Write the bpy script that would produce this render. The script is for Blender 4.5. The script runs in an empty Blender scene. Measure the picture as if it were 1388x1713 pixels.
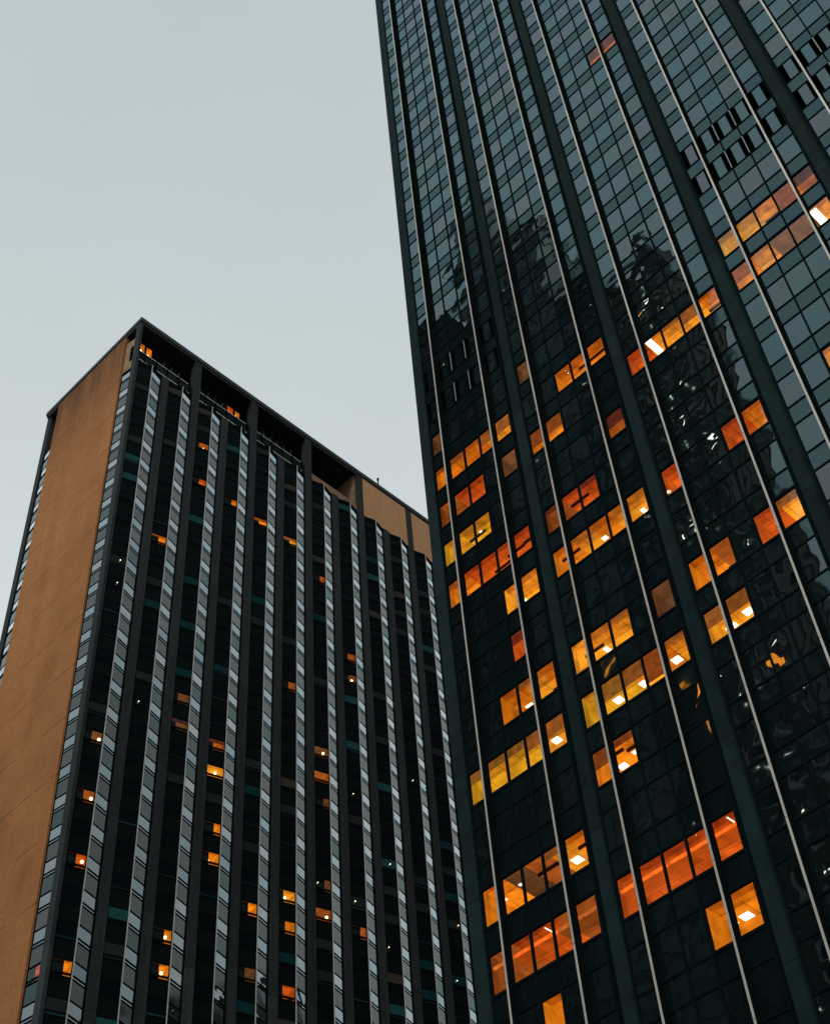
import bpy, math, random
from mathutils import Matrix, Vector
random.seed(7)
scene = bpy.context.scene
COL = scene.collection
R = math.radians

# ------------------------------------------------------------------ camera
cam_d = bpy.data.cameras.new("camera")
cam = bpy.data.objects.new("camera", cam_d)
COL.objects.link(cam)
cam_d.sensor_fit = 'VERTICAL'
cam_d.sensor_height = 36.0
cam_d.lens = 2460.0 / 1713.0 * 36.0
cam_d.clip_start = 0.1
cam_d.clip_end = 6000
EYE = 1.6
# the columns are the camera's right, up and back vectors in world space
c0, f0 = (694.0, 856.5), 2460.0
def _d(x, y):
    return Vector((x - c0[0], -(y - c0[1]), -f0)).normalized()
_up = _d(501, -1245)
_x0 = Vector((0, 0, -1)).cross(_up).normalized()
_y0 = _up.cross(_x0)
_a = R(41.58)
_Y = math.cos(_a) * _y0 + math.sin(_a) * _x0
_X = _Y.cross(_up)
rot = Matrix((_X, _Y, _up))
cam.matrix_world = Matrix.Translation((0, 0, EYE)) @ rot.to_4x4()
scene.camera = cam

# ------------------------------------------------------------------ world
SUN_DIR = Vector((.30, -.42, .86)).normalized()
sun_el = math.asin(SUN_DIR.z)
sun_az = math.atan2(SUN_DIR.x, SUN_DIR.y)
w = bpy.data.worlds.new("World")
scene.world = w
w.use_nodes = True
nt = w.node_tree
for n in list(nt.nodes):
    nt.nodes.remove(n)
out = nt.nodes.new('ShaderNodeOutputWorld')
bg = nt.nodes.new('ShaderNodeBackground')
bg.inputs['Strength'].default_value = 0.10
sky = nt.nodes.new('ShaderNodeTexSky')
sky.sky_type = 'NISHITA'
sky.sun_disc = False
sky.sun_elevation = sun_el
sky.sun_rotation = sun_az
geo = nt.nodes.new('ShaderNodeTexCoord')
sep = nt.nodes.new('ShaderNodeSeparateXYZ')
nt.links.new(geo.outputs['Generated'], sep.inputs[0])
ramp = nt.nodes.new('ShaderNodeValToRGB')
cr = ramp.color_ramp
cr.elements[0].position = 0.0
cr.elements[0].color = (.80, .82, .81, 1)
cr.elements[1].position = 1.0
cr.elements[1].color = (.50, .575, .60, 1)
for p, c in ((.60, (.75, .815, .81, 1)), (.74, (.665, .73, .735, 1)), (.88, (.56, .635, .655, 1))):
    e = cr.elements.new(p); e.color = c
nt.links.new(sep.outputs['Z'], ramp.inputs[0])
cloud = nt.nodes.new('ShaderNodeTexNoise')
cloud.inputs['Scale'].default_value = 2.2
cloud.inputs['Detail'].default_value = 5
nt.links.new(geo.outputs['Generated'], cloud.inputs['Vector'])
mr = nt.nodes.new('ShaderNodeMapRange')
mr.inputs['From Min'].default_value = .3
mr.inputs['From Max'].default_value = .7
mr.inputs['To Min'].default_value = 9.6
mr.inputs['To Max'].default_value = 10.4
nt.links.new(cloud.outputs['Fac'], mr.inputs['Value'])
veil = nt.nodes.new('ShaderNodeVectorMath'); veil.operation = 'SCALE'
nt.links.new(ramp.outputs['Color'], veil.inputs[0])
nt.links.new(mr.outputs['Result'], veil.inputs['Scale'])
mix = nt.nodes.new('ShaderNodeMix'); mix.data_type = 'RGBA'
mix.inputs['Factor'].default_value = .93
nt.links.new(sky.outputs['Color'], mix.inputs['A'])
nt.links.new(veil.outputs[0], mix.inputs['B'])
nt.links.new(mix.outputs['Result'], bg.inputs['Color'])
nt.links.new(bg.outputs[0], out.inputs['Surface'])

sd = bpy.data.lights.new("sun", 'SUN')
sd.energy = 1.5
sd.angle = R(14)
sd.color = (1, .90, .78)
so = bpy.data.objects.new("sun", sd)
COL.objects.link(so)
so.rotation_euler = SUN_DIR.to_track_quat('Z', 'Y').to_euler()

vs = scene.view_settings
vs.view_transform = 'Standard'
vs.look = 'None'
vs.exposure = 0
vs.gamma = 1
scene.cycles.max_bounces = 8
scene.cycles.glossy_bounces = 4
scene.cycles.diffuse_bounces = 3
scene.cycles.transparent_max_bounces = 8
scene.cycles.caustics_reflective = False
scene.cycles.caustics_refractive = False

# ------------------------------------------------------------------ helpers
def tag(o, label=None, cat=None, group=None, kind=None):
    if label: o['label'] = label
    if cat: o['category'] = cat
    if group: o['group'] = group
    if kind: o['kind'] = kind
    return o
def empty(name, loc):
    o = bpy.data.objects.new(name, None)
    COL.objects.link(o); o.location = loc
    return o
class MB:
    def __init__(s): s.v = []; s.f = []; s.m = []
    def quad(s, a, b, c, d, m=0):
        i = len(s.v); s.v += [tuple(a), tuple(b), tuple(c), tuple(d)]; s.f.append((i, i+1, i+2, i+3)); s.m.append(m)
    def box(s, x0, x1, y0, y1, z0, z1, m=0):
        s.obox((x0, y0), (x1, y0), y1 - y0, z0, z1, m)
    def obox(s, p, q, t, z0, z1, m=0):
        """box on the ground line p-q, thickness t to the left of p->q"""
        dx, dy = q[0]-p[0], q[1]-p[1]; L = math.hypot(dx, dy); nx, ny = -dy/L*t, dx/L*t
        P = [p, q, (q[0]+nx, q[1]+ny), (p[0]+nx, p[1]+ny)]
        i = len(s.v)
        s.v += [(a, b, z0) for a, b in P] + [(a, b, z1) for a, b in P]
        fs = [(3,2,1,0), (4,5,6,7), (0,1,5,4), (1,2,6,5), (2,3,7,6), (3,0,4,7)]
        if t < 0: fs = [tuple(reversed(f)) for f in fs]
        s.f += [tuple(i+k for k in f) for f in fs]; s.m += [m]*6
    def prism(s, pts, z0, z1, m=0, top=None):
        n = len(pts); i = len(s.v)
        top = top or pts
        s.v += [(a, b, z0) for a, b in pts] + [(a, b, z1) for a, b in top]
        s.f.append(tuple(i+k for k in reversed(range(n)))); s.f.append(tuple(i+n+k for k in range(n)))
        for k in range(n):
            j = (k+1) % n; s.f.append((i+k, i+j, i+n+j, i+n+k))
        s.m += [m]*(n+2)
    def sphere(s, c, r, m=0, seg=10, rings=6):
        i = len(s.v)
        s.v.append((c[0], c[1], c[2]-r))
        for a in range(1, rings):
            t = math.pi*a/rings
            for b in range(seg):
                u = 2*math.pi*b/seg
                s.v.append((c[0]+r*math.sin(t)*math.cos(u), c[1]+r*math.sin(t)*math.sin(u), c[2]-r*math.cos(t)))
        s.v.append((c[0], c[1], c[2]+r)); last = len(s.v)-1
        for b in range(seg):
            s.f.append((i, i+1+(b+1) % seg, i+1+b)); s.m.append(m)
            for a in range(rings-2):
                p = i+1+a*seg; s.f.append((p+b, p+(b+1) % seg, p+seg+(b+1) % seg, p+seg+b)); s.m.append(m)
            p = i+1+(rings-2)*seg; s.f.append((p+b, p+(b+1) % seg, last)); s.m.append(m)
    def build(s, name, mats, parent=None):
        me = bpy.data.meshes.new(name)
        me.from_pydata(s.v, [], s.f)
        if not isinstance(mats, (list, tuple)): mats = [mats]
        for m in mats: me.materials.append(m)
        if len(mats) > 1: me.polygons.foreach_set('material_index', s.m)
        me.update()
        o = bpy.data.objects.new(name, me); COL.objects.link(o)
        if parent:
            o.parent = parent
            # geometry is given in world metres; the root stands at its own base
            r = parent
            off = Vector((0, 0, 0))
            while r: off += r.location; r = r.parent
            me.transform(Matrix.Translation(-off))
        return o

# ------------------------------------------------------------------ materials
class NT:
    def __init__(s, name):
        s.mat = bpy.data.materials.new(name); s.mat.use_nodes = True; s.t = s.mat.node_tree
        for n in list(s.t.nodes): s.t.nodes.remove(n)
        s.out = s.n('ShaderNodeOutputMaterial')
    def n(s, typ, props=None, **inp):
        n = s.t.nodes.new(typ)
        for k, v in (props or {}).items(): setattr(n, k, v)
        for k, v in inp.items(): s.set(n, k.replace('_', ' '), v)
        return n
    def set(s, n, k, v):
        i = n.inputs[int(k)] if k.isdigit() else n.inputs[k]
        if isinstance(v, bpy.types.NodeSocket): s.t.links.new(v, i)
        else: i.default_value = v
    def math(s, op, a, b=None, clamp=False):
        n = s.t.nodes.new('ShaderNodeMath'); n.operation = op; n.use_clamp = clamp
        s.set(n, '0', a)
        if b is not None: s.set(n, '1', b)
        return n.outputs[0]
    def ramp(s, fac, stops, interp='LINEAR'):
        n = s.t.nodes.new('ShaderNodeValToRGB'); n.color_ramp.interpolation = interp
        e = n.color_ramp.elements
        while len(e) < len(stops): e.new(.5)
        for i, (p, c) in enumerate(stops): e[i].position = p; e[i].color = tuple(c)+(1,) if len(c) == 3 else c
        s.t.links.new(fac, n.inputs[0]); return n.outputs[0]
    def surf(s, sh): s.t.links.new(sh, s.out.inputs['Surface']); return s.mat
def pbr(name, col, rough=.7, metal=0, noise=None, bump=None, island=0, spec=.5, streak=0):
    m = NT(name); b = m.n('ShaderNodeBsdfPrincipled')
    b.inputs['Roughness'].default_value = rough; b.inputs['Metallic'].default_value = metal
    b.inputs['Specular IOR Level'].default_value = spec
    tc = m.n('ShaderNodeTexCoord').outputs['Object']
    c = None
    val = None
    if noise:
        n1 = m.n('ShaderNodeTexNoise', Vector=tc, Scale=noise[0], Detail=6.0, Roughness=.65)
        val = m.n('ShaderNodeMapRange', Value=n1.outputs['Fac'], From_Min=.3, From_Max=.7, To_Min=1-noise[1], To_Max=1+noise[1]).outputs[0]
    if streak:
        mp = m.n('ShaderNodeMapping', Vector=tc, Scale=(1.6, 1.6, .07))
        n3 = m.n('ShaderNodeTexNoise', Vector=mp.outputs[0], Scale=1.0, Detail=5.0)
        v3 = m.n('ShaderNodeMapRange', Value=n3.outputs['Fac'], From_Min=.35, From_Max=.75, To_Min=1.0, To_Max=1-streak).outputs[0]
        val = m.math('MULTIPLY', val, v3) if val else v3
    if island:
        g = m.n('ShaderNodeNewGeometry').outputs['Random Per Island']
        v2 = m.n('ShaderNodeMapRange', Value=g, To_Min=1-island, To_Max=1+island).outputs[0]
        val = m.math('MULTIPLY', val, v2) if val else v2
    if val:
        vm = m.n('ShaderNodeVectorMath', {'operation': 'SCALE'}); vm.inputs[0].default_value = col
        m.t.links.new(val, vm.inputs['Scale']); m.t.links.new(vm.outputs[0], b.inputs['Base Color'])
    else: b.inputs['Base Color'].default_value = tuple(col)+(1,)
    if bump:
        n2 = m.n('ShaderNodeTexNoise', Vector=tc, Scale=bump[0], Detail=4.0)
        bp = m.n('ShaderNodeBump', Height=n2.outputs['Fac'], Distance=bump[1], Strength=1.0)
        m.t.links.new(bp.outputs[0], b.inputs['Normal'])
    return m.surf(b.outputs[0])
def glass(name, f0, f1, power, tints, base, wave=(.42, .0075), rough=.012, see=False, tilt=.005):
    """coated window glass: dark room behind, mirror reflection that grows towards grazing angles,
    every pane with its own tint and its own slight waviness"""
    m = NT(name)
    rnd = m.n('ShaderNodeNewGeometry').outputs['Random Per Island']
    oi = m.n('ShaderNodeObjectInfo').outputs['Random']
    rnd = oi if see else m.math('ADD', rnd, m.math('MULTIPLY', oi, 3.0))
    tc = m.n('ShaderNodeTexCoord').outputs['Object']
    offs = m.math('MULTIPLY', rnd, 311.7)
    cmb = m.n('ShaderNodeCombineXYZ', X=offs, Y=offs, Z=offs)
    add = m.n('ShaderNodeVectorMath', {'operation': 'ADD'}); m.t.links.new(tc, add.inputs[0]); m.t.links.new(cmb.outputs[0], add.inputs[1])
    nz = m.n('ShaderNodeTexNoise', Vector=add.outputs[0], Scale=wave[0], Detail=1.5, Roughness=.4)
    bp = m.n('ShaderNodeBump', Height=nz.outputs['Fac'], Distance=wave[1]*4, Strength=1.0)
    # tilt of the whole pane
    wn = m.n('ShaderNodeTexWhiteNoise', {'noise_dimensions': '1D'}, W=offs)
    sub = m.n('ShaderNodeVectorMath', {'operation': 'SUBTRACT'}); m.t.links.new(wn.outputs['Color'], sub.inputs[0]); sub.inputs[1].default_value = (.5, .5, .5)
    sc = m.n('ShaderNodeVectorMath', {'operation': 'SCALE'}); m.t.links.new(sub.outputs[0], sc.inputs[0]); sc.inputs['Scale'].default_value = tilt
    ad2 = m.n('ShaderNodeVectorMath', {'operation': 'ADD'}); m.t.links.new(bp.outputs[0], ad2.inputs[0]); m.t.links.new(sc.outputs[0], ad2.inputs[1])
    nrm = m.n('ShaderNodeVectorMath', {'operation': 'NORMALIZE'}); m.t.links.new(ad2.outputs[0], nrm.inputs[0])
    N = nrm.outputs[0]
    lw = m.n('ShaderNodeLayerWeight', Blend=.5)
    pw = m.math('POWER', lw.outputs['Facing'], power)
    fac = m.math('ADD', m.math('MULTIPLY', pw, f1), f0, True)
    n = len(tints)
    wn2 = m.n('ShaderNodeTexWhiteNoise', {'noise_dimensions': '1D'}, W=m.math('ADD', offs, 13.1))
    col = m.ramp(wn2.outputs['Value'], [(i/(n-1), t) for i, t in enumerate(tints)])
    gl = m.n('ShaderNodeBsdfGlossy', Color=col, Roughness=rough, Normal=N)
    if see: bs = m.n('ShaderNodeBsdfTransparent', Color=(.86, .86, .84, 1))
    else:
        if isinstance(base[0], (tuple, list)):
            wn3 = m.n('ShaderNodeTexWhiteNoise', {'noise_dimensions': '1D'}, W=m.math('ADD', offs, 77.3))
            bc = m.ramp(wn3.outputs['Value'], base, 'CONSTANT')
        else: bc = tuple(base)+(1,)
        bs = m.n('ShaderNodeBsdfDiffuse', Color=bc)
    mx = m.n('ShaderNodeMixShader'); m.t.links.new(fac, mx.inputs[0]); m.t.links.new(bs.outputs[0], mx.inputs[1]); m.t.links.new(gl.outputs[0], mx.inputs[2])
    return m.surf(mx.outputs[0])
def emit(name, col, strength=1.0, var=.25, scale=1.2, tiles=False):
    m = NT(name)
    tc = m.n('ShaderNodeTexCoord').outputs['Object']
    nz = m.n('ShaderNodeTexNoise', Vector=tc, Scale=scale, Detail=3.0)
    rn = m.n('ShaderNodeObjectInfo').outputs['Random']
    v = m.n('ShaderNodeMapRange', Value=nz.outputs['Fac'], From_Min=.3, From_Max=.7, To_Min=strength*(1-var), To_Max=strength*(1+var)).outputs[0]
    v2 = m.n('ShaderNodeMapRange', Value=rn, To_Min=.8, To_Max=1.2).outputs[0]
    if tiles:
        sp = m.n('ShaderNodeSeparateXYZ', Vector=tc)
        for ax in ('X', 'Y'):
            g = m.math('LESS_THAN', m.math('PINGPONG', sp.outputs[ax], .6), .03)
            v2 = m.math('MULTIPLY', v2, m.math('SUBTRACT', 1.0, m.math('MULTIPLY', g, .35)))
    e = m.n('ShaderNodeEmission', Color=tuple(col)+(1,), Strength=m.math('MULTIPLY', v, v2))
    return m.surf(e.outputs[0])

TEAL = [(.52, .86, .94), (.60, .92, 1.0), (.72, .90, 1.0), (.55, .88, .93), (.80, .88, .96), (.62, .93, .98)]
M = {}
M['vision'] = glass('tinted_vision_glass', .118, .50, 3.0, TEAL, (.006, .010, .012))
M['spandrel'] = glass('spandrel_glass', .088, .22, 3.0, [(.50, .86, .93), (.58, .93, .98), (.54, .88, .92)], (.006, .011, .013), rough=.03)
M['mirror'] = glass('bay_window_glass', .02, 1.85, 2.8, [(.66, .86, .92), (.84, .95, 1), (.96, .98, 1), (.72, .90, .95), (.90, .95, .98), (.60, .74, .80), (.88, .97, 1)],
                    [(0, (.004, .007, .009)), (.66, (.020, .028, .030)), (.74, (.006, .042, .050)), (.82, (.024, .032, .032)), (.90, (.018, .085, .092)), (.95, (.06, .05, .04))], tilt=.02, wave=(.5, .010))
M['panel'] = glass('bay_spandrel_glass', .008, .72, 2.8, [(.66, .84, .84), (.92, .93, .94), (.54, .78, .74), (.88, .88, .87), (.74, .78, .80), (.98, .98, .98)], (.006, .010, .011), rough=.10, tilt=.01)
M['pane'] = glass('clear_pane', .05, .22, 3.0, TEAL, (0, 0, 0), see=True)
M['frame'] = pbr('dark_window_frame', (.006, .012, .014), .9, spec=0)
M['louvre'] = pbr('black_louvre', (.003, .005, .006), .9, spec=0)
M['alu'] = pbr('brushed_aluminium', (.56, .545, .50), .45, .35, noise=(.8, .12), island=.10)
M['pilaster'] = pbr('dark_teal_granite', (.013, .029, .033), .85, noise=(.9, .25), bump=(18, .004), island=.16, spec=.04)
M['sidewall'] = pbr('dark_side_wall', (.02, .028, .03), .8, noise=(.5, .2), spec=.1)
M['column'] = pbr('weathered_grey_column', (.035, .048, .051), .85, noise=(2.2, .32), bump=(14, .006), island=.34, streak=.35, spec=.15)
M['black'] = pbr('black_metal', (.006, .009, .010), .9, spec=0)
M['white'] = pbr('pale_mullion', (.62, .64, .62), .5, .1)
M['loggia'] = pbr('loggia_wall', (.012, .022, .026), .6, spec=.3)
M['lattice'] = pbr('grey_lattice', (.20, .26, .28), .6)
M['roof'] = pbr('dark_roof_edge', (.030, .036, .037), .8, noise=(1.5, .25), bump=(10, .01))
M['tan'] = pbr('tan_panel', (.68, .36, .17), .85, noise=(1.0, .07), bump=(30, .004), streak=.12)
M['brown'] = pbr('soot_brown_panel', (.30, .19, .11), .9, noise=(1.2, .35), bump=(20, .01))  # brown with random mottling
# lit rooms: the surfaces glow on their own, in place of lamplight
LIT = {'orange': (.88, .22, .008), 'bright': (1.0, .34, .018), 'yellow': (.82, .36, .014), 'red': (.62, .090, .008), 'deep': (.34, .075, .010),
       'brown': (.15, .055, .018), 'faint': (.18, .11, .06)}
for k, c in LIT.items():
    M['lit_'+k] = emit('lit_room_'+k, c, 1.15, .28, tiles=True)
    M['soffit_'+k] = emit('lit_soffit_'+k, (c[0]*.52, c[1]*.40, c[2]*.5), 1.0, .35, 2.0)  # ceiling near the glass, light falloff put into the emission colour
    M['mid_'+k] = emit('lit_ceiling_'+k, (c[0]*.80, c[1]*.70, c[2]*.7), 1.0, .3, 2.0, tiles=True)  # middle step of the same painted falloff
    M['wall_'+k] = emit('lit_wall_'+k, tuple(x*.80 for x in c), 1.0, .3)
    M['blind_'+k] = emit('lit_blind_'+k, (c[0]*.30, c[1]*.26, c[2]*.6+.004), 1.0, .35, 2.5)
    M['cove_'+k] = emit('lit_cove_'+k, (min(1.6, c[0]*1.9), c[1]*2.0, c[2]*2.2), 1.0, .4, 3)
M['lamp'] = emit('lamp_panel', (1, .86, .62), 2.6, .05)
M['bulb'] = emit('lamp_bulb', (1, .72, .36), 5.0, .05)
M['curtain'] = pbr('dark_curtain', (.02, .035, .035), .9, noise=(6, .3), spec=0)
M['furn'] = pbr('dark_furnishing', (.03, .015, .008), .8)

# terracotta end wall: big slabs with open joints and a few cracks
def terracotta():
    m = NT('terracotta_cladding')
    tc = m.n('ShaderNodeTexCoord').outputs['Object']
    sp = m.n('ShaderNodeSeparateXYZ', Vector=tc)
    n1 = m.n('ShaderNodeTexNoise', Vector=tc, Scale=.16, Detail=6.0, Roughness=.6)
    n2 = m.n('ShaderNodeTexNoise', Vector=tc, Scale=3.0, Detail=8.0, Roughness=.7)
    zj = m.math('PINGPONG', sp.outputs['Z'], 3.63)
    jit = m.n('ShaderNodeTexNoise', Vector=tc, Scale=.35, Detail=2.0)
    line = m.math('LESS_THAN', zj, .06)
    gate = m.math('GREATER_THAN', jit.outputs['Fac'], .44)
    joint = m.math('MULTIPLY', line, gate)
    col = m.ramp(n1.outputs['Fac'], [(.30, (.36, .148, .046)), (.5, (.43, .182, .060)), (.72, (.47, .208, .072))])
    mul = m.n('ShaderNodeMapRange', Value=n2.outputs['Fac'], From_Min=.3, From_Max=.7, To_Min=.80, To_Max=1.16).outputs[0]
    # soot washed down from the roof edge
    mp = m.n('ShaderNodeMapping', Vector=tc, Scale=(.45, 1, .035))
    n3 = m.n('ShaderNodeTexNoise', Vector=mp.outputs[0], Scale=1.0, Detail=5.0)
    soot = m.n('ShaderNodeMapRange', Value=sp.outputs['Z'], From_Min=152.0, From_Max=169.0, To_Min=0.0, To_Max=1.0).outputs[0]
    s2 = m.math('MULTIPLY', m.math('MULTIPLY', soot, n3.outputs['Fac']), 1.05)
    st = m.n('ShaderNodeMapRange', Value=n3.outputs['Fac'], From_Min=.4, From_Max=.7, To_Min=1.04, To_Max=.88).outputs[0]
    f = m.math('MULTIPLY', m.math('MULTIPLY', mul, st), m.math('SUBTRACT', 1.0, s2))
    f = m.math('MULTIPLY', f, m.math('SUBTRACT', 1.0, m.math('MULTIPLY', joint, .5)))
    vm = m.n('ShaderNodeVectorMath', {'operation': 'SCALE'}); m.t.links.new(col, vm.inputs[0]); m.t.links.new(f, vm.inputs['Scale'])
    n5 = m.n('ShaderNodeTexNoise', Vector=tc, Scale=.5, Detail=3.0)
    hgt = m.math('ADD', m.math('MULTIPLY', n2.outputs['Fac'], .35), m.math('ADD', m.math('MULTIPLY', n5.outputs['Fac'], 1.6), m.math('MULTIPLY', joint, -.8)))
    bp = m.n('ShaderNodeBump', Height=hgt, Distance=.05, Strength=.8)
    b = m.n('ShaderNodeBsdfPrincipled', Base_Color=vm.outputs[0], Roughness=.9, Normal=bp.outputs[0])
    b.inputs['Specular IOR Level'].default_value = .2
    return m.surf(b.outputs[0])
M['terracotta'] = terracotta()

# ------------------------------------------------------------------ ground
def masonry(name, c1, c2, scale, mortar=.02):
    m = NT(name)
    tc = m.n('ShaderNodeTexCoord').outputs['Object']
    b = m.n('ShaderNodeTexBrick', Vector=tc, Color1=tuple(c1)+(1,), Color2=tuple(c2)+(1,), Mortar=tuple(x*.5 for x in c1)+(1,), Scale=scale, Mortar_Size=mortar)
    p = m.n('ShaderNodeBsdfPrincipled', Base_Color=b.outputs['Color'], Roughness=.85)
    return m.surf(p.outputs[0])
g = MB(); g.quad((-1500, -1500, 0), (1500, -1500, 0), (1500, 1500, 0), (-1500, 1500, 0))
tag(g.build('ground', pbr('city_ground', (.10, .10, .10), .9, noise=(.05, .3))), kind='structure')
asph = pbr('asphalt', (.05, .05, .052), .9, noise=(3, .2), bump=(40, .004))
g = MB(); g.quad((-400, 6, .004), (400, 6, .004), (400, 38, .004), (-400, 38, .004))
g.quad((-90, 42, .004), (-48, 42, .004), (-48, 600, .004), (-90, 600, .004))
tag(g.build('road', asph), kind='structure')
pav = masonry('paving_slabs', (.30, .29, .27), (.26, .26, .25), .6, .01)
g = MB(); g.box(-120, 400, -8.9, 6, -.1, .14); g.box(-48, 120, 38, 47.6, -.1, .14); g.box(-48, -41.8, 47.6, 300, -.1, .14)
g.box(-130, -90, 38, 300, -.1, .14)
tag(g.build('pavement', pav), kind='structure')
g = MB()
for i in range(-30, 30): g.box(i*8, i*8+3.5, 21.9, 22.1, .004, .008)
tag(g.build('road_marking', pbr('white_road_paint', (.75, .75, .72), .7)), kind='structure')

# ------------------------------------------------------------------ lit rooms
def room(parent, p, q, z0, z1, tone, depth=3.2, lights=(), blind=None, cove=False, frame=.05, tube=False, beam=False, shelf=False, transom=None, open_l=False, open_r=False, glow_mask=None):
    """lit window between ground points p and q (seen from outside p left, q right, inside to the left of p->q)"""
    dx, dy = q[0]-p[0], q[1]-p[1]; L = math.hypot(dx, dy); ux, uy = dx/L, dy/L; nx, ny = -uy, ux
    P = lambda a, d: (p[0]+ux*a+nx*d, p[1]+uy*a+ny*d)
    zc = z1 + .10
    m = MB()
    a, b, c, d = P(.0, .06), P(L, .06), P(L, depth), P(0, depth)
    rz = random.Random(round(z0*10)+int(p[0]//BP))
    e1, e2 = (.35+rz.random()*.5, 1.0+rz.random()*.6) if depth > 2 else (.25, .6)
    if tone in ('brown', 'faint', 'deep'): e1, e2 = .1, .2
    m.quad((*a, zc), (*b, zc), (*P(L, e1), zc), (*P(0, e1), zc), 5)            # ceiling strip by the glass, light falloff painted dim
    m.quad((*P(0, e1), zc), (*P(L, e1), zc), (*P(L, e2), zc), (*P(0, e2), zc), 6)  # ceiling strip at the middle step of the painted falloff
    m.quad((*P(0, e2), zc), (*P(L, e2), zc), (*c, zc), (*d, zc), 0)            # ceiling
    m.quad((*d, z0-.6), (*c, z0-.6), (*c, zc), (*d, zc), 1)       # back wall
    if not open_l: m.quad((*a, z0-.6), (*d, z0-.6), (*d, zc), (*a, zc), 1)
    if not open_r: m.quad((*c, z0-.6), (*b, z0-.6), (*b, zc), (*c, zc), 1)
    m.quad((*a, z0-.6), (*b, z0-.6), (*c, z0-.6), (*d, z0-.6), 2)
    # reveal frame round the opening
    fr = frame
    fl, fq = (max(fr, .05) if open_l else fr), (max(fr, .05) if open_r else fr)
    m.obox(P(0, -.03), P(fr, -.03), .14, z0, z1, 3); m.obox(P(L-fr, -.03), P(L, -.03), .14, z0, z1, 3)
    m.obox(P(fr, -.03), P(L-fr, -.03), .14, z0, z0+fr, 3); m.obox(P(fr, -.03), P(L-fr, -.03), .14, z1-fr, z1, 3)
    if transom: m.obox(P(fr, -.03), P(L-fr, -.03), .10, transom[0], transom[1], 3)
    if beam:
        k = random.uniform(.9, 1.5); m.obox(P(0.01, k), P(L-.01, k), .10, zc-.16, zc-.003, 2)
    if shelf:
        k = random.uniform(.3, .7)
        m.obox(P(L*k, .35), P(L*k+.5, .35), .3, z0-.3, z0+random.uniform(.25, .6), 2)
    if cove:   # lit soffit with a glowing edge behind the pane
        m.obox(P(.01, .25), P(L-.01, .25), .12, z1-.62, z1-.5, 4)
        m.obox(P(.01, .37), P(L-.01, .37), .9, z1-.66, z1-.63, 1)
    wdw = m.build('window', [M['lit_'+tone], M['wall_'+tone], M['furn'], M['frame'], M['cove_'+tone], M['soffit_'+tone], M['mid_'+tone]], parent)  # soffit_ is the ceiling strip with the painted light falloff
    g = MB(); g.quad((*P(fr, .02), z0+fr), (*P(L-fr, .02), z0+fr), (*P(L-fr, .02), z1-fr), (*P(fr, .02), z1-fr))
    g.build('pane', M['pane'], wdw)
    if blind:
        h = (z1-z0)*blind
        g = MB(); g.obox(P(fr, .10), P(L-fr, .10), .02, z1-fr-h, z1-fr)
        g.build('blind', M['blind_'+tone], wdw)
    if glow_mask:
        g = MB(); g.obox(P(fr, .12), P(L*glow_mask, .12), .02, z0+fr, z1-fr)  # dark panel added inside so only part of the window looks lit
        g.build('curtain', M['curtain'], wdw)
    for (la, ld, lw_, ll) in lights:
        g = MB(); g.quad((*P(la-lw_/2, ld), zc-.03), (*P(la+lw_/2, ld), zc-.03), (*P(la+lw_/2, ld+ll), zc-.03), (*P(la-lw_/2, ld+ll), zc-.03))
        g.build('ceiling_light', M['lamp'], wdw)
    return wdw

# ------------------------------------------------------------------ glass office tower (right)
YR = 48.0; BX = -40.56; BP = 8.06; PW = 1.392; FH = 3.735; S0 = EYE+63.70; VH = 2.31
NB = 8; K0, K1 = -17, 52  # unseen upper storeys added so the slab tower's panes mirror dark
TOPZ = S0+FH*(K1+1)
tower = tag(empty('glass_tower', (-9, YR+24, 0)), 'tall dark teal glass office tower with thin silver fins and rows of orange lit windows', 'skyscraper')
# (bay, pane, floor): (tone, options)
R_LIT = {}
def lit(b, k, items):
    for i, it in items.items():
        if isinstance(it, str): it = (it, {})
        R_LIT[(b, i, k)] = it
LP = lambda a=.7, d=.9, w_=.55, l=.7: dict(lights=[(a, d, w_, l)])
lit(2, 12, {2: ('brown', {}), 3: ('deep', dict(blind=.6)), 4: ('deep', dict(blind=.6))})
lit(1, 20, {1: ('faint', dict(blind=.5))})
lit(3, 9, {0: ('faint', {}), 2: ('faint', dict(blind=.4)), 3: ('faint', {})})
lit(2, 9, {2: ('faint', dict(blind=.4)), 3: 'faint', 4: ('faint', dict(blind=.5))})
lit(0, 11, {4: ('faint', {}), 3: ('faint', dict(blind=.4)), 0: 'faint'})
lit(1, 7, {0: ('brown', dict(blind=.5)), 1: ('brown', dict(blind=.3)), 2: ('brown', {}), 3: ('faint', dict(blind=.5)), 4: ('faint', dict(blind=.5))})
lit(0, 9, {4: ('faint', dict(blind=.4))})
lit(3, 3, {0: ('yellow', dict(blind=.22)), 1: 'yellow', 2: ('bright', dict(beam=True)), 3: ('orange', dict(blind=.9)), 4: ('deep', dict(lights=[(.35, .4, .3, .3)], blind=.45))})
lit(3, 2, {0: ('orange', dict(blind=.55)), 1: ('bright', {}), 2: ('brown', {}), 3: ('brown', {}), 4: ('bright', dict(lights=[(.2, .3, .45, 1.6)]))})
lit(2, 2, {0: ('red', dict(shelf=True)), 1: ('bright', dict(lights=[(.3, .2, .45, 1.5)])), 2: ('bright', dict(blind=.15)), 3: ('bright', dict(blind=.5)), 4: ('orange', dict(beam=True))})
lit(3, -1, {2: 'bright'})
lit(1, 1, {4: ('deep', dict(blind=.5))})
lit(2, -1, {4: ('orange', {}), 3: ('red', {}), 0: ('red', {})})
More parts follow.
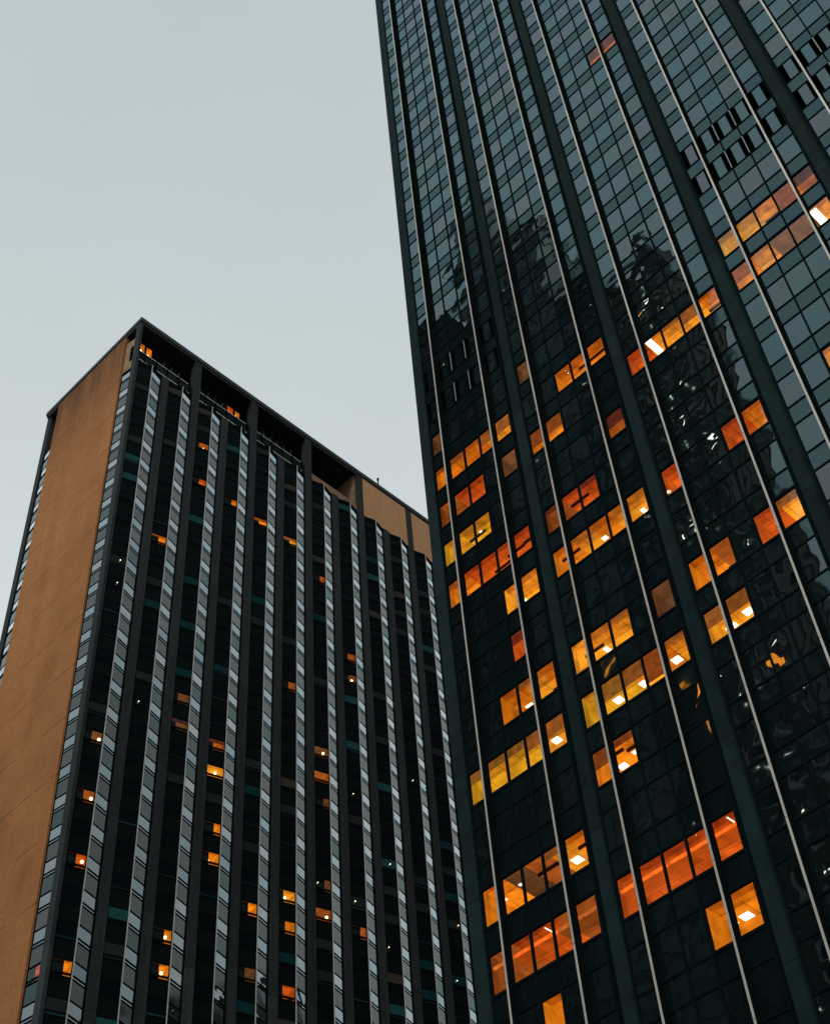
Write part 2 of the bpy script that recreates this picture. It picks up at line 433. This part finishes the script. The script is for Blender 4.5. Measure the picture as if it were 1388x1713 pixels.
lit(1, -1, {0: ('orange', dict(beam=True)), 1: 'bright', 2: ('orange', dict(lamps=[(.72, .18, .35, .3)])), 3: 'bright', 4: ('bright', dict(lamps=[(.72, .14, .3, .35)]))})
lit(2, -3, {0: ('orange', dict(shelf=True)), 1: ('deep', dict(shelf=True)), 3: ('red', {}), 4: ('bright', dict(blind=.25))})
lit(1, 3, {2: ('orange', dict(shelf=True)), 3: ('orange', dict(beam=True)), 4: ('orange', dict(beam=True))})
lit(1, 2, {0: ('orange', dict(blind=.62)), 1: ('orange', dict(blind=.55))})
lit(0, 4, {0: ('brown', {})})
lit(1, 4, {0: ('brown', {}), 2: ('brown', {})})
lit(0, 3, {0: ('orange', dict(blind=.2)), 1: ('orange', dict(blind=.25)), 2: ('orange', {}), 3: ('bright', dict(blind=.5)), 4: ('bright', dict(blind=.55))})
lit(0, 2, {0: ('deep', {}), 1: 'red', 2: ('red', {}), 4: ('brown', {})})
lit(0, 1, {0: 'yellow', 1: ('yellow', dict(beam=True)), 2: ('yellow', dict(lamps=[(.35, .35, .2, .2)]))})
lit(0, 0, {0: ('orange', dict(blind=.2)), 1: ('red', {}), 2: ('red', dict(beam=True)), 3: ('red', dict(beam=True)), 4: ('red', dict(beam=True))})
lit(1, 0, {0: ('deep', dict(blind=.2)), 1: ('red', dict(beam=True)), 2: ('red', dict(blind=.2))})
lit(0, -1, {3: ('bright', dict(lamps=[(.85, .12, .3, .3)])), 4: ('bright', dict(lamps=[(.1, .1, .25, .3)]))})
lit(0, -3, {2: ('orange', dict(shelf=True)), 3: ('bright', dict(blind=.15, lamps=[(.5, .1, .5, .2)])), 4: ('orange', dict(shelf=True))})
lit(0, -2, {3: ('red', dict(shelf=True, blind=.35))})
lit(1, -3, {0: ('bright', dict(beam=True)), 1: ('bright', dict(lamps=[(.7, .14, .3, .4)])), 2: ('bright', dict(blind=.1)), 4: ('brown', {})})
lit(0, -4, {0: ('yellow', dict(blind=.3)), 1: ('yellow', dict(blind=.25)), 2: ('yellow', dict(blind=.25)), 3: ('bright', dict(blind=.42)), 4: ('bright', dict(blind=.42, lamps=[(.5, .27, .5, .5)]))})
lit(1, -4, {0: ('yellow', dict(shelf=True)), 1: ('yellow', dict(blind=.5, lamps=[(.72, .22, .5, .5)])), 2: ('bright', dict(blind=.48, lamps=[(.9, .2, .4, .5)])), 3: ('orange', dict(blind=.8)), 4: ('bright', dict(blind=.12, lamps=[(.42, .24, .5, .5)]))})
lit(2, -4, {0: ('bright', dict(blind=.45, lamps=[(.9, .12, .3, .35)])), 1: ('bright', dict(blind=.45, lamps=[(.12, .14, .3, .4), (.8, .24, .5, .5)]))})
lit(1, -5, {0: ('orange', dict(blind=.45, beam=True)), 1: ('orange', dict(blind=.2, beam=True, lamps=[(.3, .14, .5, .45), (.92, .3, .3, .3)]))})
lit(1, -7, {i: ('red', dict(cove=True)) for i in range(4)}); lit(1, -7, {4: ('red', dict(cove=True, lights=[(.7, .4, .07, 1.5)]))})
lit(0, -6, {0: ('orange', {}), 1: ('brown', dict(lamps=[(.12, .42, .2, .2), (.9, .55, .2, .2)])), 2: ('deep', dict(beam=True)), 3: ('bright', dict(blind=.2)), 4: ('orange', dict(beam=True, lamps=[(.5, .28, .55, .55)]))})
lit(0, -7, {0: ('deep', dict(cove=True)), 1: ('red', dict(cove=True)), 2: ('red', dict(cove=True, lights=[(.6, .4, .08, 1.6)])), 3: ('deep', dict(cove=True)), 4: ('deep', dict(cove=True))})
lit(0, -8, {2: ('orange', dict(shelf=True))})
lit(1, -8, {3: ('orange', dict(shelf=True, lamps=[(.85, .35, .25, .35)])), 4: ('orange', dict(lamps=[(.45, .34, .55, .55)]))})
print('lit windows right', len(R_LIT))
items = sorted(R_LIT.items(), key=lambda kv: (kv[1][0] in ('faint', 'brown'), kv[0][2]))
keep = dict(items[:100])
MECH = {(b, k) for b in (0, 3, 4, 5, 6, 7) for k in (5, 6)}
vis, spd, frm, lvr = MB(), MB(), MB(), MB()
for b in range(NB):
    x0 = BX+BP*b
    for k in range(K0, K1+1):
        s = S0+FH*k
        top = s+VH
        # transoms: one at the sill, one at the head
        frm.box(x0, x0+5*PW, YR-.03, YR+.10, s-.06, s+.05)
        frm.box(x0, x0+5*PW, YR-.03, YR+.10, top-.05, top+.05)
        for i in range(5):
            a, c = x0+i*PW, x0+(i+1)*PW
            a1, c1 = a+.045, c-.045
            spd.quad((a1, YR+.01, top+.05), (c1, YR+.01, top+.05), (c1, YR+.01, s+FH-.07), (a1, YR+.01, s+FH-.07))
            if (b, i, k) in keep:
                continue
            if (b, k) in MECH:
                aa, cc = a+.40, c-.37
                vis.quad((aa, YR+.01, s+.05), (cc, YR+.01, s+.05), (cc, YR+.01, top-.05), (aa, YR+.01, top-.05))
                for (u, v_) in ((a1, aa-.03), (cc+.03, c1)):
                    lvr.quad((u, YR+.32, s+.05), (v_, YR+.32, s+.05), (v_, YR+.32, top-.05), (u, YR+.32, top-.05))
                    z = s+.12
                    while z < top-.12:
                        lvr.box(u, v_, YR+.15, YR+.30, z, z+.03); z += .22
                frm.box(aa-.03, aa, YR-.03, YR+.30, s+.05, top-.05); frm.box(cc, cc+.03, YR-.03, YR+.30, s+.05, top-.05)
                continue
            vis.quad((a1, YR+.01, s+.05), (c1, YR+.01, s+.05), (c1, YR+.01, top-.05), (a1, YR+.01, top-.05))
        if (b, k) in MECH:
            for i in (2, 3): frm.box(x0+i*PW-.035, x0+i*PW+.035, YR-.075, YR-.052, s+.05, top-.06, 1)
    # thin mullions between the panes
    for i in (0, 2, 3, 5):
        xm = x0+i*PW
        w_ = .045
        frm.box(xm-w_, xm+w_, YR-.05, YR+(.12 if i in (2, 3) else .62), S0+FH*K0-.1, TOPZ+.1)
for (b, i, k), (tone, opt) in keep.items():
    x0 = BX+BP*b+i*PW
    s = S0+FH*k
    opt = dict(opt)
    ol, orr = (b, i-1, k) in keep, (b, i+1, k) in keep
    p0 = x0+(.0 if ol else .045); p1 = x0+PW-(.0 if orr else .045)
    ls = list(opt.pop('lights', ()))
    for (u, v, lw_, ll) in opt.pop('lamps', ()):
        # a ceiling lamp that shows at fraction u, v of the pane seen from the pavement
        zv = s+VH*v; ty = (s+VH-EYE)/YR; dep = (s+VH+.05-zv)/ty
        la = u*PW + (x0/YR)*dep
        lo = .04 if not ol else -PW*.9
        ls.append((max(lo+lw_/2, la), max(.12, dep-ll/2), lw_, ll))
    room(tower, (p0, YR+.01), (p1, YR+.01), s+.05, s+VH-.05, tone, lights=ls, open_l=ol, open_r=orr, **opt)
tag(vis.build('window_glass', M['vision'], tower), kind='stuff')
tag(spd.build('spandrel_panel', M['spandrel'], tower), kind='stuff')
frm.build('curtain_wall_frame', [M['frame'], M['lattice']], tower)
lvr.build('louvre', M['louvre'], tower)
for b in range(NB):
    x0 = BX+BP*b
    for i in (1, 4):
        xm = x0+i*PW
        m = MB()
        m.box(xm-.066, xm+.066, YR-.46, YR+.12, S0+FH*K0, TOPZ, 0)
        for kk in range(K0, K1+1, 2):
            za, zb = S0+FH*kk, min(S0+FH*(kk+2), TOPZ)-.025
            m.quad((xm-.062, YR-.463, za), (xm+.062, YR-.463, za), (xm+.062, YR-.463, zb), (xm-.062, YR-.463, zb), 1)
        m.build('fin', [M['black'], M['alu']], tower)
# pilasters, built of storey-high granite facings
for b in range(NB+1):
    x0 = BX+BP*b
    m = MB()
    if b == 0: xa, xb, yy = -41.5, x0-.05, YR
    else: xa, xb, yy = x0-1.10+.045, x0-.045, YR+.30
    z = 0.0; n = 0
    while z < TOPZ+.5:
        z2 = min(z+FH*3, TOPZ+.6)
        m.box(xa, xb, yy, yy+.5, z+.012, z2-.012); z = z2
    m.build('pilaster', M['pilaster'], tower)
    if b:
        m = MB(); m.box(xa-.12, xb, yy+.04, yy+.6, 0, TOPZ)     # dark joint behind the facings
        m.build('pilaster_backing', M['black'], tower)
# body of the tower
m = MB(); xe = BX+BP*NB
m.box(-41.3, xe-.06, YR+3.45, YR+100, 0, TOPZ-.2)
m.box(-41.3, xe-.06, YR+.6, YR+3.45, TOPZ-3, TOPZ-.2)
m.box(-41.3, xe-.06, YR+.6, YR+3.45, 0, 2)
m.build('core_wall', M['sidewall'], tower)
m = MB(); m.box(-41.5, -41.3, YR+.5, YR+100, 0, TOPZ+.3)  # unseen flank, kept dark and lengthened for reflections in the slab tower
for j in range(24): m.box(-41.62, -41.5, YR+2+j*4, YR+2.5+j*4, 0, TOPZ)
m.build('side_wall', M['sidewall'], tower)
m = MB(); m.box(-41.5, xe, YR-.1, YR+100.2, TOPZ+.6, TOPZ+2.0); m.box(-30, 10, YR+10, YR+38, TOPZ+2.0, TOPZ+8)
m.build('roof', M['roof'], tower)
m = MB(); m.box(-41.4, xe-.1, YR+.06, YR+.5, 0, S0+FH*K0-.1)
m.build('plinth', M['pilaster'], tower)

# ------------------------------------------------------------------ hotel-like slab tower (left)
XL = -96.0; Y0 = 57.32; CP = 4.992; OW = 3.93; HZ = EYE+111.4; SH = 3.626
NBL = 24; N0, N1 = -30, 13
LOG = EYE+159.5          # loggia floor
RT0, RT1 = EYE+167.9, EYE+169.1
XW = -117.6
slab = tag(empty('slab_tower', (-107, Y0+60, 0)), 'slab shaped tower with blank orange end wall and sawtooth bay windows between grey columns', 'building')
YEND = Y0+CP*NBL
L_LIT = {}
for b, n, tone, opt in [
    (2, 11, 'deep', dict(bulb=(1.35, .55))), (2, 9, 'red', {}), (3, 9, 'orange', {}), (1, 5, 'orange', dict(blind=.15)),
    (4, 9, 'orange', dict(blind=.3)), (5, 9, 'bright', dict(blind=.3)), (6, 8, 'deep', dict(bulb=(1.2, .4))), (5, 2, 'deep', {}), (7, 5, 'deep', {}), (7, 4, 'brown', dict(bulb=(1.5, .5))),
    (2, -1, 'brown', {}), (2, -2, 'brown', dict(blind=.3)), (3, -2, 'deep', dict(blind=.3)),
    (3, -3, 'bright', dict(bulb=(1.2, .5))), (3, -5, 'orange', dict(bulb=(1.2, .5))), (3, -6, 'orange', dict(bulb=(.9, .7))),
    (2, -9, 'orange', dict(bulb=(1.5, .5))), (2, -10, 'orange', dict(bulb=(1.4, .6))), (0, -6, 'deep', dict(bulb=(1.75, .5))), (0, -8, 'red', dict(bulb=(1.7, .4))),
    (0, -4, 'brown', dict(bulb=(1.75, .5))), (0, -11, 'orange', {}), (6, 0, 'brown', dict(bulb=(1.5, .4))), (6, -1, 'deep', {}), (6, -2, 'brown', {}),
    (4, -7, 'orange', {}), (5, -6, 'bright', dict(bulb=(1.0, .6))), (5, -7, 'orange', dict(bulb=(.9, .5))), (5, -9, 'red', dict(shelf=True)), (6, -6, 'deep', dict(bulb=(1.6, .6))),
    (7, -6, 'deep', dict(bulb=(1.0, .4))), (6, -5, 'brown', {}), (4, -9, 'brown', {})]:
    L_LIT[(b, n)] = (tone, opt)
GLINT = {(0, 3): 1.2, (0, 2): 1.2, (1, -2): .7, (7, -1): .8, (6, -5): .3, (8, -3): 1.1, (8, -6): .4, (10, -4): 1.5, (10, -6): .7, (7, -5): .6, (9, 1): .9}  # glowing spheres on the panes stand in for mirrored lights

def zone(n):
    h = HZ+SH*n
    # head bar, window, bar, slit, bar, spandrel
    return dict(bar=[(h, h+.16), (h-1.36, h-1.17), (h-1.70, h-1.54)], win=(h-1.19, h), slit=(h-1.56, h-1.34), span=(h-SH+.13, h-1.68))
def face(mir, pan, bars, p, q, n, skip=False, st=.09, own=False):
    """one storey of one glass face between ground points p and q (outside on the right of p->q)"""
    z = zone(n)
    dx, dy = q[0]-p[0], q[1]-p[1]; L = math.hypot(dx, dy); ux, uy = dx/L, dy/L
    a = (p[0]+ux*st, p[1]+uy*st); c = (q[0]-ux*st, q[1]-uy*st)
    nx, ny = -uy*.03, ux*.03
    A = (a[0]+nx, a[1]+ny); C = (c[0]+nx, c[1]+ny)
    for k in ('win', 'slit'):
        if skip: continue
        z0, z1 = z[k]
        if own and k == 'win':
            g = MB(); g.quad((*A, z0), (*C, z0), (*C, z1), (*A, z1)); g.build('window', M['mirror'], slab); continue
        mir.quad((*A, z0), (*C, z0), (*C, z1), (*A, z1))
    z0, z1 = z['span']; pan.quad((*A, z0), (*C, z0), (*C, z1), (*A, z1))
    for z0, z1 in z['bar']: bars.obox(a, c, .1, z0, z1)
mir, pan, bars, wht = MB(), MB(), MB(), MB()
for b in range(NBL):
    y0 = Y0+CP*b
    A, B, C = (XL-.20, y0+.02), (XL+.36, y0+OW/2), (XL-.20, y0+OW-.02)
    for n in range(N0, N1+1):
        isl = (b, n) in L_LIT
        face(mir, pan, bars, A, B, n, isl)
        face(mir, pan, bars, B, C, n, own=(b < 6 and -12 <= n <= -2))
    z0, z1 = HZ+SH*(N0-1)+.1, HZ+SH*N1+.14
    for P_, Q_ in ((A, B), (B, C)):
        dx, dy = Q_[0]-P_[0], Q_[1]-P_[1]; L = math.hypot(dx, dy); ux, uy = dx/L*.09, dy/L*.09
        bars.obox(P_, (P_[0]+ux, P_[1]+uy), .12, z0, z1); bars.obox((Q_[0]-ux, Q_[1]-uy), Q_, .12, z0, z1)
    m = MB(); m.box(B[0]-.02, B[0]+.055, B[1]-.045, B[1]+.045, z0, z1+.9)
    m.build('mullion', M['white'], slab)
    # sill band closing each bay under the loggia
    m2 = MB(); m2.prism([A, (A[0]-.5, A[1]), (C[0]-.5, C[1]), C, B], z1, LOG-.004); m2.build('bay_cap', M['black'], slab)
    # dark reveal beside the column
for n in range(N0, N1+1):
    face(mir, pan, bars, (-99.16, 57.05), (-96.95, 57.34), n, n == -11)
    face(mir, pan, bars, (-116.66, 57.34), (-114.45, 57.05), n)
bars.obox((-99.16, 57.05), (-99.06, 57.06), .12, 5, LOG-.5); bars.obox((-97.05, 57.33), (-96.95, 57.34), .12, 5, LOG-.5)
bars.obox((-116.66, 57.34), (-116.56, 57.33), .12, 5, LOG-.5); bars.obox((-114.55, 57.06), (-114.45, 57.05), .12, 5, LOG-.5)
tag(mir.build('window_glass', M['mirror'], slab), kind='stuff')
tag(pan.build('spandrel_panel', M['panel'], slab), kind='stuff')
bars.build('window_frame', M['black'], slab)
def glow_ball_at(parent, p, r=.13):
    g = MB(); g.sphere(p, r); g.build('lamp_bulb', M['bulb'], parent)
def left_room(p, q, n, tone, opt):
    z = zone(n); opt = dict(opt); bl = opt.pop('bulb', None)
    dx, dy = q[0]-p[0], q[1]-p[1]; L = math.hypot(dx, dy); ux, uy = dx/L, dy/L
    P1 = (p[0]+ux*.09, p[1]+uy*.09); Q1 = (q[0]-ux*.09, q[1]-uy*.09)
    wd = room(slab, P1, Q1, z['slit'][0], z['win'][1], tone, depth=1.6, frame=.03, transom=z['bar'][1], glow_mask=random.choice((None, .3, .42, .5, .62)), **opt)
    if bl:
        glow_ball_at(wd, (p[0]+ux*bl[0]-uy*.55, p[1]+uy*bl[0]+ux*.55, z['win'][1]-bl[1]), .16)
for (b, n), (tone, opt) in L_LIT.items():
    y0 = Y0+CP*b
    left_room((XL-.20, y0+.02), (XL+.36, y0+OW/2), n, tone, opt)
left_room((-99.16, 57.05), (-96.95, 57.34), -11, 'red', {})
for (b, n), u in GLINT.items():
    y0 = Y0+CP*b
    glow_ball_at(slab, (XL-.2+.56*u/1.96+.10, y0+u, HZ+SH*n-.7), .05)
# columns of storey-high casings
for b in range(NBL+1):
    y1 = Y0+CP*b
    ya = y1-1.06 if b else 56.90
    ztop = RT0 if b % 2 == 0 else LOG+.05
    m = MB(); z = 0.
    off = random.uniform(0, 3)
    z = -off
    while z < ztop:
        z2 = min(z+SH*1.0*random.choice((2, 3, 3, 4)), ztop)
        m.box(-96.95, XL-random.uniform(0, .012), ya+.0, y1-random.uniform(0, .01), max(z, 0)+.01, z2); z = z2
    m.build('column', M['column'], slab)
m = MB(); z = 0.
while z < RT0:
    z2 = min(z+SH*3, RT0); m.box(-117.6, -116.70, 57.22, 57.9, z+.01, z2); z = z2
m.build('column', M['column'], slab)
# blank end wall
m = MB(); m.box(-114.40, -99.24, 56.86, 58.2, 0, RT0-.02)
m.build('end_wall', M['terracotta'], slab)
m = MB()
m.obox((-99.16, 57.12), (-96.95, 57.41), .2, EYE+159.4, EYE+166.2)
m.build('end_panel', M['brown'], slab)
m = MB(); m.box(-116.69, -114.41, 58.3, 58.5, LOG-.9, RT0-.02); m.box(-117.05, -116.95, 57.92, YEND-.6, LOG-.9, RT0-.02); m.build('end_recess', M['black'], slab)  # black walls added to close off sky, standing in for recess shade
# core
m = MB(); m.box(-116.9, -98.4, 59.3, YEND-.5, 0, LOG-.02); m.box(-117.2, -116.9, 58, YEND-.5, 0, LOG-.02)
m.box(-98.4, -97.9, 59.3, YEND-.5, 0, 20)
m.build('core_wall', M['black'], slab)
m = MB(); m.box(-117.5, -96.25, 57.5, YEND-1.2, LOG-.45, LOG)
m.build('loggia_floor', M['roof'], slab)
m = MB(); m.box(-117.6, XL, 56.83, YEND, RT0+.45, RT1); m.box(-117.5, XL-.12, 56.95, YEND-.1, RT0, RT0+.45)
m.build('roof', M['roof'], slab)
m = MB(); m.box(-113, -101.5, 60.5, YEND-3, LOG, RT0-.02)
m.build('loggia_back_wall', M['black'], slab)
# flush tan panels from the fifth main column on
for b in range(8, NBL, 2):
    y0 = Y0+CP*b
    m = MB()
    m.box(XL-.5, XL-.10, y0+.003, y0+2*CP-1.063, LOG+.02, RT0-.01)
    m.build('fascia_panel', M['tan'], slab)
# open bay with brown parapet and return wall
y0 = Y0+CP*6
m = MB(); m.box(XL-1.2, XL-.30, y0+.003, y0+2*CP-1.07, LOG+.01, LOG+1.7); m.box(XL-5, XL-.45, y0+2*CP-1.35, y0+2*CP-1.068, LOG+1.71, RT0-.05)
m.build('loggia_return_wall', M['brown'], slab)
# glazed railings in the first three open bays
for b in (0, 2, 4):
    y0 = Y0+CP*b; y1 = y0+2*CP-1.06
    m = MB(); m.quad((XL-.2, y0, LOG+.08), (XL-.2, y1, LOG+.08), (XL-.2, y1, LOG+2.2), (XL-.2, y0, LOG+2.2))
    gl = m.build('railing', M['panel'], slab)
    m = MB()
    m.box(XL-.26, XL-.10, y0, y1-.6, LOG+.30, LOG+.45); m.box(XL-.26, XL-.10, y0, y1-.9, LOG+2.15, LOG+2.28)
    m.build('rail', M['white'], gl)
    for j in range(5):
        m = MB()
        yy = y0+.9+j*1.85
        m.box(XL-.30, XL-.06, yy, yy+.12, LOG-.02, LOG+(4.3 if j < 3 else 2.5))
        m.build('railing_post', M['black'], gl)
    m = MB(); m.box(XL-3.2, XL-3.0, y0, y1, LOG, RT0-.02); m.build('loggia_glazing', M['loggia'], slab)
    m = MB(); yy = y0+1.2
    while yy < y1-.3:
        m.box(XL-1.66, XL-1.58, yy, yy+.07, LOG, RT0-2.6); yy += 1.24
    for zz in (2.5, 3.3, 4.4): m.box(XL-1.68, XL-1.58, y0+1.1, y1-.2, LOG+zz, LOG+zz+.08)
    m.build('lattice', M['lattice'], slab)
# lit club room in the corner of the loggia and its lamps
def loggia_room(y0, y1, z0, z1, tone, bulbs):
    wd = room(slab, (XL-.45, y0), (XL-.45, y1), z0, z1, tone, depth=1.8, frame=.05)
    m = MB(); xo = XL-.45  # added black box, stops glow leaking from the backs of the room surfaces
    m.box(xo-1.95, xo-.02, y0-.12, y1+.12, z1+.11, z1+.2); m.box(xo-1.95, xo-1.83, y0-.12, y1+.12, z0-.7, z1+.11)
    m.box(xo-1.83, xo-.02, y0-.12, y0-.02, z0-.7, z1+.11); m.box(xo-1.83, xo-.02, y1+.02, y1+.12, z0-.7, z1+.11)
    m.build('room_shell', M['black'], slab)
    for (yy, zz, r) in bulbs: glow_ball_at(wd, (XL-.9, yy, zz), r)
loggia_room(57.36, 58.35, LOG+2.4, LOG+4.7, 'orange', [(57.85, LOG+3.3, .30)])
loggia_room(58.5, 59.5, LOG+2.4, LOG+4.7, 'orange', [(59.0, LOG+3.2, .28)])
loggia_room(72.1, 73.4, LOG+2.4, LOG+4.3, 'red', [])
loggia_room(73.6, 74.5, LOG+2.2, LOG+4.2, 'orange', [])
glow_ball_at(slab, (XL-.8, 62.9, LOG+2.5), .22); glow_ball_at(slab, (XL-.8, 63.5, LOG+2.4), .13)
glow_ball_at(slab, (XL-.5, 86.0, LOG+1.9), .08); glow_ball_at(slab, (XL-.5, 86.1, LOG+.7), .08)

an = empty('rooftop_antenna', (XL-.6, 101.2, RT1)); tag(an, 'thin dark rod antenna standing on the roof edge above the tan panels', 'antenna')
m = MB(); m.prism([(XL-.6+.09*math.cos(t*math.pi/4), 101.2+.09*math.sin(t*math.pi/4)) for t in range(8)], RT1, RT1+1.9); m.build('mast', M['black'], an)
m = MB(); m.prism([(XL-.6+.16*math.cos(t*math.pi/4), 101.2+.16*math.sin(t*math.pi/4)) for t in range(8)], RT1+1.9, RT1+2.4); m.build('antenna_head', M['black'], an)
m = MB(); m.box(XL-.85, XL-.35, 100.95, 101.45, RT1, RT1+.12); m.build('base_plate', M['black'], an)

# ------------------------------------------------------------------ buildings across the street, seen mirrored in the glass tower
def block(name, label, cat, x0, x1, y0, y1, top, wall, trim, nx, fh, glassm, lights=0, crown=None, litm=None, frames=None):
    t = tag(empty(name, ((x0+x1)/2, (y0+y1)/2, 0)), label, cat)
    m = MB(); m.box(x0, x1, y0, y1-.6, 0, top); m.build('wall', wall, t)
    pw = (x1-x0)/nx
    pr = MB(); sp = MB(); wn = MB()
    for i in range(nx+1): pr.box(max(x0, x0+i*pw-.32), min(x1, x0+i*pw+.32), y1-.6, y1, 0, top)
    z = 4.
    while z < top-2:
        for i in range(nx):
            a, c = x0+i*pw+.32, x0+(i+1)*pw-.32
            sp.box(a, c, y1-.6, y1-.22, z, z+1.2)
            wn.quad((a, y1-.5, z+1.2), (c, y1-.5, z+1.2), (c, y1-.5, z+fh), (a, y1-.5, z+fh))
        z += fh
    # the flank that faces the side street
    k = int((y1-y0)/3.2)
    for j in range(k):
        yy = y0+j*3.2; pr.box(x1-.02, x1+.25, yy, yy+.6, 0, top-.5)
    if frames:
        fm = MB(); z = 4.
        while z < top-2:
            for i in range(nx):
                a, c = x0+i*pw+.45, x0+(i+1)*pw-.45
                fm.box(a, c, y1-.5, y1-.05, z+1.22, z+1.46); fm.box(a, a+.26, y1-.48, y1-.1, z+1.40, z+fh-.2)
                if i % 2: fm.box(c-.16, c, y1-.48, y1-.1, z+1.40, z+fh-.2)
            z += fh
        tag(fm.build('window_frame', frames, t), kind='stuff')
        sl = MB(); z = 4.; rq = random.Random(5)
        while z < min(top*.68, 125):
            for i in range(nx):
                if rq.random() < .6:
                    a = x0+i*pw+rq.uniform(.3, .8); sl.box(a, min(a+rq.uniform(.7, 1.8), x0+(i+1)*pw), y1-.62, y1+.05, z+.9, z+1.12)
            z += fh
        tag(sl.build('window_sill', coolf, t), kind='stuff')
    pr.build('pier', trim, t); sp.build('spandrel', trim, t)
    tag(wn.build('window_glass', glassm, t), kind='stuff')
    m = MB(); m.box(x0-.3, x1+.3, y0-.3, y1+.35, top, top+1.2); m.build('cornice', trim, t)
    rr = random.Random(name)
    for q in range(lights):
        i = rr.randrange(nx); a = x0+i*pw+.5; z = 4+fh*rr.randrange(int(top*.25/fh), int((top-6)/fh))+1.5
        m = MB(); s_ = rr.uniform(.18, .40); aa = a+rr.uniform(0, max(.01, pw-1.6)); m.quad((aa, y1-.03, z), (aa+s_, y1-.03, z), (aa+s_, y1-.03, z+s_), (aa, y1-.03, z+s_))
        m.build('lit_window', litm, t)
    if crown: crown(t)
    return t
brick_b = pbr('dark_brown_brick', (.034, .018, .012), .9, noise=(.4, .3))
brick_t = pbr('brown_stone_trim', (.058, .034, .024), .85, noise=(.8, .4))
navy_b = pbr('dark_slate_cladding', (.022, .030, .034), .8, noise=(.4, .3))
navy_t = pbr('slate_trim', (.012, .017, .02), .8)
steel_b = pbr('grey_tower_cladding', (.20, .24, .24), .7, noise=(.1, .4))
steel_t = pbr('grey_tower_trim', (.13, .15, .145), .7, noise=(.15, .5))
farglass = glass('far_window_glass', .05, .3, 3.0, [(.7, .9, 1), (.9, .95, 1)], (.006, .008, .009))
farlit = emit('far_lit_window', (1, .85, .62), 14.0, .1)
pale_f = pbr('pale_stone_frame', (.62, .52, .44), .8, noise=(.5, .4))
coolf = pbr('weathered_pale_sill', (.30, .38, .40), .8, noise=(.35, .7))
def crown_brown(t):
    m = MB(); m.box(-47.6, -44.7, -18, -9.7, 178.2, 183.5); m.build('penthouse', brick_b, t)
    m = MB(); m.box(-46.9, -46.5, -11.4, -11, 183.5, 187.5); m.build('chimney', brick_b, t)
block('brick_tower', 'dark brown brick tower mirrored in the right side of the glass facade', 'building', -54.6, -44.6, -22, -9, 177, brick_b, brick_t, 4, 3.4, farglass, 60, crown_brown, farlit, frames=pale_f)
block('slate_tower', 'dark slate tower mirrored between the brown tower and the round topped tower', 'building', -62, -54.9, -24, -9, 184, navy_b, navy_t, 3, 3.6, farglass, 5, None, farlit)
def crown_grey(t):
    m = MB()
    ring = lambda r, cx=-67.2, cy=-17: [(cx+r*math.cos(a*math.pi/8), cy+r*.9*math.sin(a*math.pi/8)) for a in range(16)]
    m.prism(ring(4.8), 213.2, 220, 0, ring(4.2)); m.prism(ring(4.1), 220, 225, 0, ring(2.2)); m.prism(ring(.5), 225, 233, 0, ring(.2))
    m.box(-79, -71.5, -22, -10, 213.2, 235); m.box(-76.5, -74, -18, -12, 235, 240)
    m.build('rounded_crown', steel_b, t)
block('round_top_tower', 'grey tower with a rounded crown mirrored in the left part of the glass facade', 'skyscraper', -79.5, -62.4, -24, -9.5, 212, steel_b, steel_t, 6, 3.7, pbr('grey_glazing', (.08, .11, .11), .5), 4, crown_grey, farlit, frames=None)
block('black_tower', 'near black tower mirrored at the left edge of the glass facade', 'building', -88.5, -80, -24, -6, 200, pbr('black_cladding', (.010, .014, .018), .8), navy_t, 5, 3.6, farglass, 3, None, farlit)
block('low_street_block', 'low dark stone block across the street from the glass tower', 'building', -39.5, 34, -40, -10, 44, brick_b, brick_t, 22, 3.6, farglass, 22, None, farlit, frames=coolf)
block('corner_block', 'dark stone block at the far corner facing the slab tower', 'building', -150, -93, -50, -8, 62, navy_b, navy_t, 16, 3.6, farglass, 6, None, farlit)
# a tower further down the side street, mirrored in the lower bay windows
block('far_street_tower', 'dark tower far down the side street mirrored in the lowest bay windows', 'skyscraper', -40, 8, 250, 300, 190, navy_b, navy_t, 12, 3.6, farglass, 0, None, farlit)

# a few big amber windows of the mirrored buildings, broken up by the wavy glass
amb = emit('far_amber_window', (1.0, .24, .015), 9.0, .3)
for t_, x_, z_, w_, h_ in (('round_top_tower', -69.6, 117.5, 1.6, 3.0), ('round_top_tower', -67.0, 113.5, 1.2, 2.4), ('slate_tower', -57.6, 103, 1.5, 2.6), ('slate_tower', -56.2, 97.5, 1.8, 2.4), ('brick_tower', -47.6, 101, 1.6, 1.6), ('brick_tower', -50.4, 168, 1.4, 1.2)):
    m = MB(); yy = -8.95 if t_ != 'round_top_tower' else -9.45
    m.quad((x_, yy, z_), (x_+w_, yy, z_), (x_+w_, yy, z_+h_), (x_, yy, z_+h_))
    m.build('lit_window', amb, bpy.data.objects[t_])
